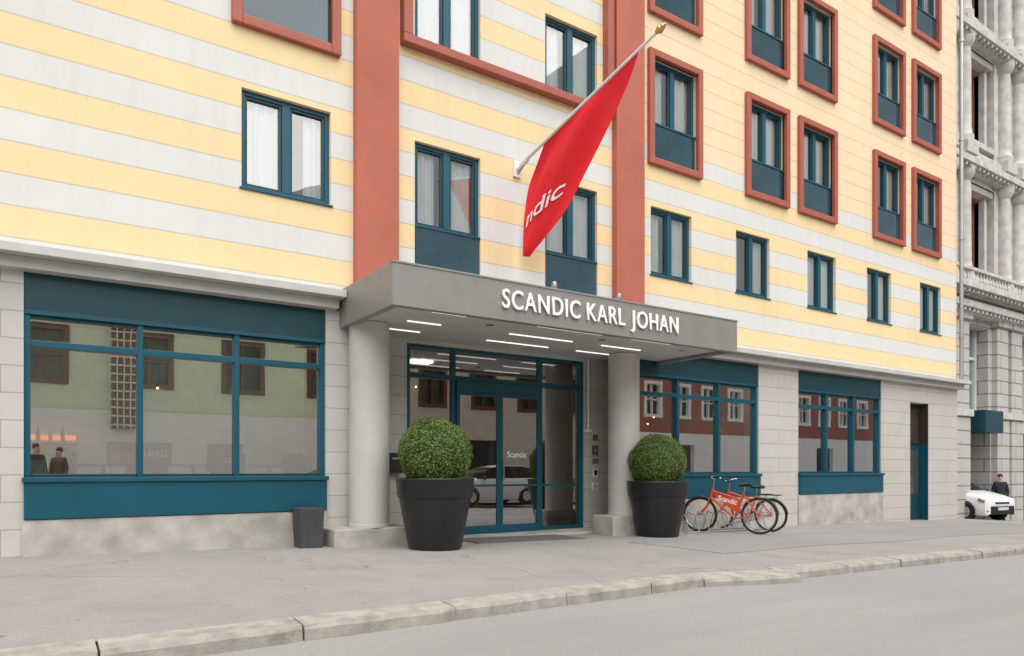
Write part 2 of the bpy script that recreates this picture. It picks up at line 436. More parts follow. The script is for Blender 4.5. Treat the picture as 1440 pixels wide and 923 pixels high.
def make_window(w,h,juliet=0,red=False,curt='wide'):
    f=MB(); y0,y1=.07,.15; t=.065
    zb=juliet
    f.box(0,t,y0,y1,zb,h,'teal');f.box(w-t,w,y0,y1,zb,h,'teal')
    f.box(t,w-t,y0,y1,h-t,h,'teal');f.box(t,w-t,y0,y1,zb,zb+t,'teal')
    f.box(w/2-.06,w/2+.06,y0-.004,y1,zb+t,h-t,'teal')
    for a,b in((t,w/2-.06),(w/2+.06,w-t)):
        f.box(a,a+.035,y0+.02,y1,zb+t,h-t,'tealdark');f.box(b-.035,b,y0+.02,y1,zb+t,h-t,'tealdark')
        f.box(a+.035,b-.035,y0+.02,y1,h-t-.035,h-t,'tealdark');f.box(a+.035,b-.035,y0+.02,y1,zb+t,zb+t+.035,'tealdark')
    if not juliet: f.box(-.03,w+.03,-.03,y0-.002,zb-.025,zb-.002,'teal')
    g=MB(); g.quad((t,y1-.02,zb+t),(w-t,y1-.02,zb+t),(w-t,y1-.02,h-t),(t,y1-.02,h-t),'glass')
    c=MB()
    frac={'wide':.36,'narrow':.22,'full':.44,'left':.45}[curt]
    spans=[(t,t+(w-2*t)*frac),(w-t-(w-2*t)*frac,w-t)]
    if curt=='left': spans=[(t,t+(w-2*t)*.42),(w-t-(w-2*t)*.25,w-t)]
    for a,b in spans:
        n=max(8,int((b-a)*60)); vs=[];fs=[]
        for i in range(n+1):
            xx=a+(b-a)*i/n; yy=.215+.028*math.sin(xx*44)+.014*math.sin(xx*21)
            vs+=[(xx,yy,0),(xx,yy,h)]
        for i in range(n): fs.append((2*i,2*i+2,2*i+3,2*i+1))
        c.add(vs,fs,'curtain')
    j=None
    if juliet:
        j=MB(); j.box(.02,w-.02,.02,.03,.03,juliet,'julglass')
        j.box(.0,w,.0,.05,juliet,juliet+.035,'teal'); j.box(.0,w,.0,.05,0,.03,'teal')
    r=None
    if red:
        r=MB(); q=Q; d=-.09
        r.box(-q,0,d,.05,-q,h+q,'redframe'); r.box(w,w+q,d,.05,-q,h+q,'redframe')
        r.box(0,w,d,.05,h,h+q,'redframe'); r.box(0,w,d,.05,-q,0,'redframe')
    return f,g,c,j,r
wcache={}
def place_window(x0,x1,z0,z1,juliet=0,red=False,curt='wide',parent=hotel):
    w=round(x1-x0,3);h=round(z1-z0,3); key=(w,h,juliet,red,curt)
    if key not in wcache:
        f,g,c,j,r=make_window(w,h,juliet,red,curt)
        fo=f.obj('window',None,bevel=.004)
        g.obj('window_pane',fo); c.obj('curtain',fo,smooth=True)
        if j: j.obj('balcony_panel',fo)
        if r: r.obj('window_surround',fo,bevel=.012)
        fo.location=(x0,U,z0); par(fo,parent)
        wcache[key]=fo
        return fo
    src=wcache[key]
    c=src.copy(); COL.objects.link(c); c.location=(x0,U,z0); c.parent=parent; c.matrix_parent_inverse=wm(parent).inverted()
    for ch in all_children(src):
        k=ch.copy(); COL.objects.link(k); k.parent=c; k.matrix_parent_inverse=ch.matrix_parent_inverse.copy()
    return c
cs=['wide','narrow','full','wide','left']
for i,(a,b) in enumerate(W_list): place_window(a,a+1.2,5.03,6.43,curt=cs[i])
for i,(a,b) in enumerate(R_frames):
    for k,(c,d) in enumerate(R_rows): place_window(a+Q,a+Q+1.30,c+Q,c+Q+2.06,juliet=.72,red=True,curt=cs[(i*2+k*3)%5])
for i,(a,b) in enumerate(cw):
    place_window(a,a+1.25,4.25,6.40,juliet=.76,curt=['wide','full'][i])
    place_window(a,a+1.25,8.03,9.40,curt=['full','wide'][i]); place_window(a,a+1.25,11.1,12.47,curt='wide')
for i,(a,b) in enumerate(lw):
    place_window(a,a+1.3,5.05,6.46,curt='left' if i==0 else 'full')
    place_window(a,a+1.3,7.46,9.6,juliet=.72,red=True,curt='wide'); place_window(a,a+1.3,10.5,12.64,juliet=.72,red=True)
mb=MB()
mb.box(5.02,9.47,10.44,10.62,7.86,8.0,'redframe'); mb.box(5.02,5.18,10.44,10.62,8.0,12.7,'redframe'); mb.box(9.31,9.47,10.44,10.62,8.0,12.7,'redframe'); mb.box(5.02,9.47,10.44,10.62,12.7,12.85,'redframe')
mb.obj('window_surround',hotel,bevel=.01)
for a,b in((-9,3.985),(10.855,23.6)):
    mb=MB(); mb.box(a,b,10.22,10.9,3.60,3.71,'cornice'); mb.box(a,b-.05,10.40,10.9,3.46,3.598,'cornice')
    mb.obj('cornice',hotel,bevel=.008)
gh=[(.02,3.78,.45,3.458),(4.8,9.78,-1,3.3),(10.12,14.0,.45,3.458),(15.5,19.2,.45,3.458),(20.70,21.72,-1,2.95)]
mb=MB(); G0=10.56; mb.wall(-9,23.45,-.9,3.46,gh,G0,.4,'stone')
mb.quad((23.45,G0,-.9),(23.45,20,-.9),(23.45,20,3.62),(23.45,G0,3.62),'stone')
mb.obj('stone_wall',hotel)
for a,b in((.0,3.80),(10.1,14.02),(15.48,19.22)):
    mb=MB(); mb.box(a,b,10.52,10.9,-.7,.44,'concrete'); mb.obj('plinth',hotel,bevel=.01)
def shopfront(x0,x1,mull):
    f=MB(); y0,y1=10.60,10.72
    f.box(x0,x1,10.585,10.75,2.99,3.455,'tealdark')
    f.box(x0,x1,10.50,10.75,.45,.90,'teal'); f.box(x0-.02,x1+.02,10.47,10.78,.90,.96,'teal')
    f.box(x0,x1,10.575,10.76,2.95,3.0,'teal')
    xs=[x0]+mull+[x1]
    for i,x in enumerate(xs):
        a,b=(x,x+.07) if i==0 else ((x-.07,x) if i==len(xs)-1 else (x-.035,x+.035))
        f.box(a,b,y0,y1,.96,2.95,'teal')
    for a,b in zip(xs[:-1],xs[1:]):
        a2=a+(.07 if a==x0 else .035); b2=b-(.07 if b==x1 else .035)
        f.box(a2,b2,y0+.004,y1,2.56,2.64,'teal')
        f.box(a2,b2,y0+.03,y1,.96,1.0,'tealdark'); f.box(a2,b2,y0+.03,y1,2.91,2.95,'tealdark')
    fo=f.obj('shop_window',hotel,bevel=.005)
    for a,b in zip(xs[:-1],xs[1:]):
        g=MB(); g.quad((a+.03,10.68,1.0),(b-.03,10.68,1.0),(b-.03,10.68,2.92),(a+.03,10.68,2.92),'shopglass'); g.obj('window_pane',fo)
    return fo
shopfront(.02,3.78,[1.29,2.51]); shopfront(10.12,14.0,[11.4,12.7]); shopfront(15.5,19.2,[16.75,17.95])
mb=MB(); mb.box(20.71,21.71,10.82,10.95,-.8,2.94,'doorbrown'); mb.box(20.74,21.69,10.78,10.82,-.46,1.75,'tealdark'); mb.box(20.86,21.57,10.77,10.78,.35,1.6,'op_glass')
mb.box(20.74,21.69,10.78,10.82,1.80,1.86,'tealdark'); mb.box(21.70,21.716,10.565,10.82,1.80,2.94,'doorbrown'); mb.box(21.70,21.716,10.565,10.82,-.8,1.80,'teal'); mb.tube((20.82,10.74,.4),(20.82,10.74,.65),.015,'chrome')
mb.obj('side_door',hotel,bevel=.004)
E=11.2
mb=MB()
mb.box(4.4,5.43,E,E+.3,-.6,3.3,'stone'); mb.box(9.35,10.1,E,E+.3,-.6,3.3,'stone'); mb.box(5.43,9.35,E,E+.3,3.22,3.3,'stone_plain')
mb.quad((4.8,G0,3.28),(9.78,G0,3.28),(9.78,E,3.28),(4.8,E,3.28),'soffit'); mb.obj('entrance_wall',hotel)
f=MB(); ey0,ey1=11.24,11.34
zb=-.125
for a,b in [(5.43,5.51),(6.33,6.41),(8.25,8.33),(9.27,9.35)]: f.box(a,b,ey0,ey1,zb,3.22,'teal')
for (a,b) in((5.51,6.33),(6.41,8.25),(8.33,9.27)):
    f.box(a,b,ey0+.003,ey1,3.16,3.22,'teal'); f.box(a,b,ey0+.003,ey1,2.64,2.73,'teal')
f.box(6.41,8.25,ey0-.05,ey1,2.46,2.64,'teal')
for (a,b) in((5.51,6.33),(8.33,9.27)): f.box(a,b,ey0+.003,ey1,zb,zb+.08,'teal'); f.box(a,b,ey0+.003,ey1,.73,.77,'teal')
fo=f.obj('entrance_frame',hotel,bevel=.005)
for a,b,c,d in((5.5,6.34,-.06,2.66),(8.32,9.28,-.06,2.66),(5.5,6.34,2.71,3.18),(6.4,8.26,2.71,3.18),(8.32,9.28,2.71,3.18)):
    g=MB(); g.quad((a,11.29,c),(b,11.29,c),(b,11.29,d),(a,11.29,d),'doorglass'); g.obj('window_pane',fo)
for a,b in((6.41,7.33),(7.33,8.25)):
    d=MB(); y0,y1=11.2,11.25
    d.box(a+.003,a+.065,y0,y1,zb+.01,2.46,'teal'); d.box(b-.065,b-.003,y0,y1,zb+.01,2.46,'teal'); d.box(a+.065,b-.065,y0,y1,2.39,2.46,'teal'); d.box(a+.065,b-.065,y0,y1,zb+.01,.03,'teal'); d.box(a+.065,b-.065,y0+.003,y1,.74,.78,'teal')
    do=d.obj('glass_door',hotel,bevel=.004)
    g=MB(); g.quad((a+.05,11.225,.02),(b-.05,11.225,.02),(b-.05,11.225,2.41),(a+.05,11.225,2.41),'doorglass'); g.obj('window_pane',do)
    if a>7:
        h=MB(); h.tube((a+.05,11.15,.85),(a+.05,11.15,1.25),.012,'chrome'); h.obj('handle',do)
        textobj('door_lettering','Scandic',.16,.002,'white',FRONT(7.50,11.215,1.28),do,width=.44)
mb=MB(); mb.box(4.8,9.78,10.58,11.24,-.6,-.118,'concrete'); mb.obj('threshold',hotel)
for cx,pa,pb in((4.36,3.70,4.93),(9.56,9.02,10.02)):
    mb=MB(); mb.box(pa,pb,9.98,10.555,-.6,.19,'concrete'); mb.obj('column_plinth',hotel,bevel=.02)
    mb=MB(); mb.lathe([(.31,.19),(.31,.24),(.300,.245),(.300,3.25)],'stone_plain',cx,10.28,40); mb.obj('column',hotel,smooth=True)
mb=MB()
mb.quad((-9,11.36,-.11),(23.4,11.36,-.11),(23.4,19,-.11),(-9,19,-.11),'floor_in')
mb.quad((-9,10.78,.44),(4.7,10.78,.44),(4.7,11.36,.44),(-9,11.36,.44),'wood'); mb.quad((10.05,10.97,.44),(20.4,10.97,.44),(20.4,11.36,.44),(10.05,11.36,.44),'wood')
mb.quad((-9,10.98,3.44),(23.4,10.98,3.44),(23.4,19,3.44),(-9,19,3.44),'roomwall')
mb.quad((-9,14.2,-.11),(4.7,14.2,-.11),(4.7,14.2,3.44),(-9,14.2,3.44),'shopwall')
mb.quad((4.7,16.0,-.11),(10,16.0,-.11),(10,16.0,3.44),(4.7,16.0,3.44),'lobbywall')
mb.quad((10,14.8,-.11),(23.4,14.8,-.11),(23.4,14.8,3.44),(10,14.8,3.44),'orange')
for x in (4.7,10.03): mb.box(x-.05,x+.05,11.5,17.5,-.1,3.43,'lobbywall')
for x in (14.8,20.5): mb.box(x-.05,x+.05,10.99,17.5,-.1,3.43,'roomwall')
mb.obj('interior_room',hotel)
# reception desk inside the lobby
rd=thing('reception_desk',(7.6,14.8,-.11),'wooden reception desk with a lit front inside the lobby','desk')
mb=MB(); mb.box(6.3,9.0,14.6,15.2,-.1,.98,'wood'); mb.obj('front',rd,bevel=.01)
mb=MB(); mb.box(6.2,9.1,14.5,15.3,.98,1.04,'whitemetal'); mb.obj('top',rd)
mb=MB(); mb.box(6.6,8.7,15.93,15.97,1.9,2.0,'amberlamp'); mb.obj('lit_strip',rd)
for x,y,hx,mt in((.9,11.35,.8,'panel'),(2.9,11.35,.8,'panel'),(6.3,12.2,.25,'panel_dim'),(8.2,12.2,.25,'panel_dim'),(7.2,14.2,.25,'panel_dim'),(11.5,11.5,.4,'panel'),(13.3,11.5,.4,'panel'),(16.8,11.5,.4,'panel_dim')):  # shop-room panels are added fill light, unseen above the glass; lobby ones are lamps
    mb=MB(); mb.box(x-hx,x+hx,y-.15,y+.15,3.38,3.43,mt); mb.obj('ceiling_lamp_and_fill',hotel)
for i,(x,y,z) in enumerate(((1.45,11.9,2.45),(1.72,12.2,2.3),(11.9,12,2.1),(12.5,12.4,2.3),(16.9,12,2.0),(7.4,13.0,2.75),(7.9,13.4,2.7),(6.9,13.8,2.8))):
    p=thing('pendant_lamp',(x,y,z),'small glowing bulb hanging from the hotel ceiling','lamp','pendant bulbs inside the ground floor')
    mb=MB(); mb.sphere((x,y,z),.018,'warm',12,8); mb.obj('bulb',p,smooth=True)
    mb=MB(); mb.tube((x,y,z+.02),(x,y,3.4),.003,'steel',n=6); mb.tube((x,y,z+.02),(x,y,z+.07),.012,'black'); mb.obj('cord',p)
for i,(x,y) in enumerate(((1.0,12.3),(2.3,12.6),(3.4,12.2),(11.4,12.4),(13.0,12.5),(17.3,12.4))):
    t=thing('high_table',(x,y,-.11),'round oak high table on a steel foot inside the hotel','table','tables behind the shop windows')
    mb=MB(); mb.lathe([(.001,1.10),(.34,1.10),(.35,1.12),(.34,1.14),(.001,1.14)],'wood',x,y,24); mb.obj('top',t,smooth=True)
    mb=MB(); mb.tube((x,y,-.08),(x,y,1.10),.03,'steel'); mb.lathe([(.22,-.11),(.22,-.09),(.001,-.07)],'steel',x,y,20); mb.obj('foot',t)
    for s in(-1,1):
        k=thing('bar_stool',(x+s*.5,y+.1,-.11),'dark green bar stool with low back beside a high table','stool','stools behind the shop windows')
        mb=MB(); mb.lathe([(.001,.84),(.17,.84),(.18,.88),(.17,.91),(.001,.92)],'greenseat',x+s*.5,y+.1,20)
        mb.box(x+s*.5-.18,x+s*.5+.18,y+.26,y+.30,.90,1.32,'greenseat'); mb.obj('seat',k)
        mb=MB()
        for q in range(4):
            a=R(45+90*q); mb.tube((x+s*.5+.1*math.cos(a),y+.1+.1*math.sin(a),.84),(x+s*.5+.2*math.cos(a),y+.1+.2*math.sin(a),-.11),.012,'steel',n=6)
        mb.obj('legs',k)
sh=thing('bottle_shelf',(.2,14.0,1.0),'wall shelf with a few bottles and a dim red glow','shelf')
mb=MB(); mb.box(-.9,.75,13.9,14.15,1.45,1.49,'wood'); mb.box(-.9,.75,14.1,14.12,1.54,1.62,'amberlamp'); mb.obj('boards',sh)
mb=MB()
for i in range(9):
    x=-.8+i*.17; z=1.49
    m_=['bottle','redseat','wood','whitemetal'][i%4]
    mb.lathe([(.03,z),(.03,z+.16),(.012,z+.21),(.012,z+.26),(.001,z+.26)],m_,x,14.0,8)
mb.obj('bottles',sh,smooth=True)

# canopy
can=MB(); cx0,cx1,cy=3.99,10.85,8.65
CB=3.20
can.box(cx0,cx1,cy,cy+.12,CB,3.77,'canopy'); can.box(cx0,cx0+.12,cy+.12,10.57,CB,3.77,'canopy'); can.box(cx1-.12,cx1,cy+.12,10.57,CB,3.77,'canopy')
can.box(cx0+.12,cx1-.12,cy+.12,10.57,3.62,3.70,'canopy')
can.box(cx0-.012,cx1+.012,cy-.012,cy+.05,3.755,3.785,'canopy')
canopy=can.obj('canopy',hotel,bevel=.006)
mb=MB(); mb.box(cx0+.12,cx1-.12,cy+.12,10.555,3.26,3.30,'soffit'); mb.obj('soffit',canopy)
for (a,b) in((4.72,5.28),(6.54,7.85),(8.5,9.45)):
    for yy in (8.95,9.72,10.42):
        mb=MB(); mb.box(a,b,yy-.014,yy+.014,3.245,3.257,'strip'); mb.obj('strip_lamp',canopy)
for x,y in((5.9,9.3),(8.15,9.3),(10.1,9.3)):
    mb=MB(); mb.lathe([(.001,3.25),(.06,3.25),(.06,3.26)],'chrome',x,y,20); mb.obj('downlight',canopy)
for wd,xa_,xb_ in(('SCANDIC',5.68,7.11),('KARL',7.25,8.04),('JOHAN',8.18,9.27)):
    textobj('sign_lettering',wd,.385,.014,'white',FRONT(xa_,8.622,3.375),canopy,width=xb_-xa_,offset=.003,space=1.12)
mb=MB(); mb.tube((9.40,11.14,1.85),(9.40,11.14,3.25),.022,'whitemetal'); mb.box(9.34,9.46,11.1,11.2,1.8,1.86,'whitemetal'); mb.obj('white_pipe',hotel)
mb=MB(); mb.tube((23.58,10.5,3.75),(23.58,10.5,20),.055,'steel'); 
for z in (5,8,11,14,17): mb.tube((23.58,10.5,z),(23.58,10.5,z+.08),.075,'steel')
mb.obj('downpipe',hotel,smooth=True)

def wallsign(name,label,x0,x1,z0,z1,mat,y=11.2,txt=None):
    o=thing(name,((x0+x1)/2,y,z0),label,'sign' if 'sign' in name or 'plaque' in name else 'box')
    mb=MB(); mb.box(x0,x1,y-.02,y-.001,z0,z1,mat); mb.obj('plate',o,bevel=.003)
    if txt:
        for (s,sz,xx,zz,m2) in txt: textobj('lettering',s,sz,.001,m2,FRONT(xx,y-.023,zz),o)
    return o
wallsign('wall_plaque','brown square plaque on the stone entrance wall',9.57,9.69,1.64,1.76,'brown')
wallsign('wall_plaque','small brown plaque with a pale emblem beside the entrance',9.54,9.70,1.34,1.54,'brown',txt=[('+',.11,9.59,1.40,'whitemetal')])
wallsign('information_sign','grey information sign with fine lettering on entrance wall',9.54,9.71,1.17,1.28,'steel')
o=wallsign('intercom_box','white intercom box with black face beside the entrance',9.57,9.68,.90,1.08,'whitemetal')
mb=MB(); mb.box(9.59,9.66,11.17,11.178,.94,1.04,'black'); mb.obj('speaker',o)
o=wallsign('no_smoking_sign','white no smoking sign on the entrance wall',9.54,9.70,.64,.79,'whitemetal')
mb=MB(); mb.torus((9.62,11.175,.715),(0,1,0),.05,.006,'bikered',24,6); mb.tube((9.585,11.175,.75),(9.655,11.175,.68),.005,'bikered'); mb.box(9.59,9.65,11.173,11.178,.708,.72,'black'); mb.obj('symbol',o)
o=thing('letter_box',(5.2,11.1,.9),'black letter box fixed to the stone entrance wall','letter box')
mb=MB(); mb.box(5.05,5.32,11.03,11.19,1.0,1.33,'black'); mb.box(5.08,5.29,11.02,11.03,1.22,1.25,'steel'); mb.obj('case',o,bevel=.01)
for x in (6.98,8.35):
    o=thing('floodlight',(x,9.1,3.7),'small grey floodlight standing on top of the canopy','lamp','floodlights on the canopy')
    mb=MB(); mb.tube((x,9.1,3.7),(x,9.1,3.92),.012,'steel'); mb.obj('stem',o)
    mb=MB(); mb.lathe([(.001,3.91),(.04,3.92),(.05,3.96),(.04,4.02),(.001,4.04)],'steel',x,9.1,16); mb.obj('head',o,smooth=True)
def board(x0,x1,z0,z1,txt,label,pic=False):
    o=thing('advert_board',((x0+x1)/2,11.0,z0),label,'sign')
    mb=MB(); mb.box(x0,x1,10.86,10.90,z0,z1,'poster'); 
    if pic: mb.box(x0+.03,x0+(x1-x0)*.45,10.855,10.859,z0+.03,z1-.03,'board')
    mb.obj('panel',o,bevel=.002)
    mb=MB(); mb.box(x0+.03,x0+.05,10.88,10.89,.44,z0,'steel'); mb.box(x1-.05,x1-.03,10.88,10.89,.44,z0,'steel'); mb.obj('stand',o)
    if txt:
        m=Matrix.Translation((x1-.06,10.852,z0+.13))@Matrix.Rotation(R(90),4,'X')@Matrix.Diagonal((-1,1,1,1))
        textobj('lettering',txt,.12,.001,'whitemetal',m,o,width=(x1-x0)*.42)
board(.93,1.71,1.10,1.42,'GRILL','dark menu board with a dim picture inside the window',True)
board(2.17,2.66,1.02,1.42,'GRILL','dark green board with reversed lettering inside the window')

# ------------------------------------------------------------ planters
def topiary(x,y,label):
    z0=zg(x)
    root=thing('potted_box_tree',(x,y,z0),label,'potted plant','clipped box balls in black pots at the entrance')
    mb=MB()
    mb.lathe([(.001,0),(.37,0),(.385,.02),(.52,.74),(.535,.745),(.545,.76),(.565,.99),(.575,1.01),(.57,1.03),(.53,1.03),(.52,1.0),(.51,.93),(.001,.93)],'potblack',0,0,64)
    p=mb.obj('pot',None,smooth=True,loc=(x,y,z0)); par(p,root)
    mb=MB(); mb.lathe([(.001,.95),(.51,.95)],'soil',0,0,32); s=mb.obj('soil',None,loc=(x,y,z0)); par(s,root)
    r=random.Random(int(x*100)); mb=MB(); rad=.53; cz=1.37
    vs=[];fs=[]
    for i in range(22000):
        a=r.uniform(0,2*math.pi); w=r.uniform(-1,1); q=math.sqrt(1-w*w); d=Vector((q*math.cos(a),q*math.sin(a),w))
        lump=.014*math.sin(7*d.x+3*d.z)+.012*math.sin(9*d.y-5*d.z+x)+.012*math.sin(17*d.x+13*d.y+11*d.z)
        rr=rad+lump-abs(r.gauss(0,.026))+(r.random()<.04)*r.uniform(0,.03)
        c=d*rr+Vector((0,0,cz))
        n=(d+Vector((r.uniform(-1,1),r.uniform(-1,1),r.uniform(-1,1)))*.9).normalized()
        u=n.orthogonal().normalized(); u=Matrix.Rotation(r.uniform(0,6.28),3,n)@u; v=n.cross(u)
        L=r.uniform(.009,.015);W=L*.55; o=len(vs)
        vs+=[c-u*L,c+v*W,c+u*L,c-v*W]; fs.append((o,o+1,o+2,o+3))
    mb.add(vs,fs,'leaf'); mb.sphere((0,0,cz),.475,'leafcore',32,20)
    l=mb.obj('crown',None,loc=(x,y,z0)); par(l,root)
    return root
topiary(4.97,9.32,'round clipped box ball in a tall black pot by the entrance')
topiary(9.80,9.62,'round clipped box ball in a black pot beside the bicycles')
bx,by=3.42,10.28; o=thing('litter_bin',(bx,by,zg(bx)),'square open charcoal bin against the hotel plinth','bin')
mb=MB(); a,b=.155,.180;h=.57
vs=[(-a,-a,0),(a,-a,0),(a,a,0),(-a,a,0),(-b,-b,h),(b,-b,h),(b,b,h),(-b,b,h),(-b+.02,-b+.02,h),(b-.02,-b+.02,h),(b-.02,b-.02,h),(-b+.02,b-.02,h),(-a,-a,h-.12),(a,-a,h-.12),(a,a,h-.12),(-a,a,h-.12)]
fs=[(0,3,2,1),(0,1,5,4),(1,2,6,5),(2,3,7,6),(3,0,4,7),(4,5,9,8),(5,6,10,9),(6,7,11,10),(7,4,8,11),(8,9,13,12),(9,10,14,13),(10,11,15,14),(11,8,12,15),(12,13,14,15)]
mb.add(vs,fs,'binmat'); p=mb.obj('body',None,bevel=.006,loc=(bx,by,zg(bx))); par(p,o)
mb=MB(); mb.quad((5.95,9.72,zg(5.95)+.012),(8.15,9.72,zg(8.15)+.012),(8.15,10.58,zg(8.15)+.012),(5.95,10.58,zg(5.95)+.012),'mat')
mb.quad((5.95,9.72,zg(5.95)),(8.15,9.72,zg(8.15)),(8.15,9.72,zg(8.15)+.012),(5.95,9.72,zg(5.95)+.012),'mat')
o=mb.obj('door_mat'); tag(o,'flat grey door mat on the pavement at the entrance','mat')

# ------------------------------------------------------------ flagpole with flag
fp=thing('flagpole',(7.28,10.6,6.38),'angled white wall flagpole with gold finial and red flag','flagpole')
B=Vector((7.28,10.6,6.38));T=Vector((7.60,7.47,7.38))
mb=MB(); mb.tube(B+Vector((0,-.12,.04)),T,.034,'whitemetal',r1=.022,n=16); mb.obj('pole',fp,smooth=True)
mb=MB(); mb.box(7.20,7.36,10.55,10.6,6.24,6.53,'whitemetal'); mb.tube(B+Vector((0,-.02,-.1)),B+(T-B)*.10,.022,'steel'); mb.tube(B+(T-B)*.02+Vector((0,0,-.03)),B+(T-B)*.10+Vector((0,0,.0)),.045,'whitemetal'); mb.obj('wall_bracket',fp,bevel=.004)
mb=MB(); dd=(T-B).normalized()
for k,r_ in((0,.035),(.05,.06),(.10,.045),(.14,.025)): mb.sphere(T+dd*k,r_,'gold',14,8)
mb.obj('finial',fp,smooth=True)
def interp(pts,t):
    n=len(pts)-1; x=min(max(t,0),1)*n; i=min(int(x),n-1); f=x-i
    g=lambda k:pts[min(max(k,0),n)]
    res=[]
    for c in (0,1):
        p0,p1,p2,p3=g(i-1)[c],g(i)[c],g(i+1)[c],g(i+2)[c]
        res.append(.5*((2*p1)+(-p0+p2)*f+(2*p0-5*p1+4*p2-p3)*f*f+(-p0+3*p1-3*p2+p3)*f**3))
    return res
Lc=[(.235,6.61),(.15,6.33),(.085,6.03),(.06,5.45),(.052,4.80)]
Rc=[(.889,7.25),(.76,6.72),(.56,5.95),(.37,5.33),(.085,4.80)]
pd=Vector((3.13,.32,0)).normalized()
def surf(s,t,off=0):
    l=interp(Lc,t); r=interp(Rc,t); q=l[0]+(r[0]-l[0])*s
    z=l[1]+(r[1]-l[1])*s-(.20*math.sin(math.pi*s)*t*(1-t)*(1.2))
    env=min(1,t*2.2)*max(.12,1-1.15*t)
    ph=2*math.pi*1.25*s+2.0*t+.4
    d=(.17*math.sin(ph)+.05*math.sin(2*math.pi*3.0*s-2.5*t+1.0))*env+.10*s*t
    return Vector((7.28+.32*q,10.6-3.13*q,z))+pd*(d+off)
nu,nv=80,90; vs=[];fs=[]
for j in range(nv+1):
    for i in range(nu+1): vs.append(surf(i/nu,j/nv))
for j in range(nv):
    for i in range(nu):
        a=j*(nu+1)+i; fs.append((a,a+1,a+nu+2,a+nu+1))
mb=MB(); mb.add(vs,fs,'red'); flag=mb.obj('flag',fp,smooth=True)
def fdef(co):
    t=.80-co.y/1.95-co.x*.36
    return surf(.10+co.x/.84,t,-.02)
textobj('flag_lettering','ndic',.30,.0,'white',None,flag,width=.50,offset=.003,deform=fdef)

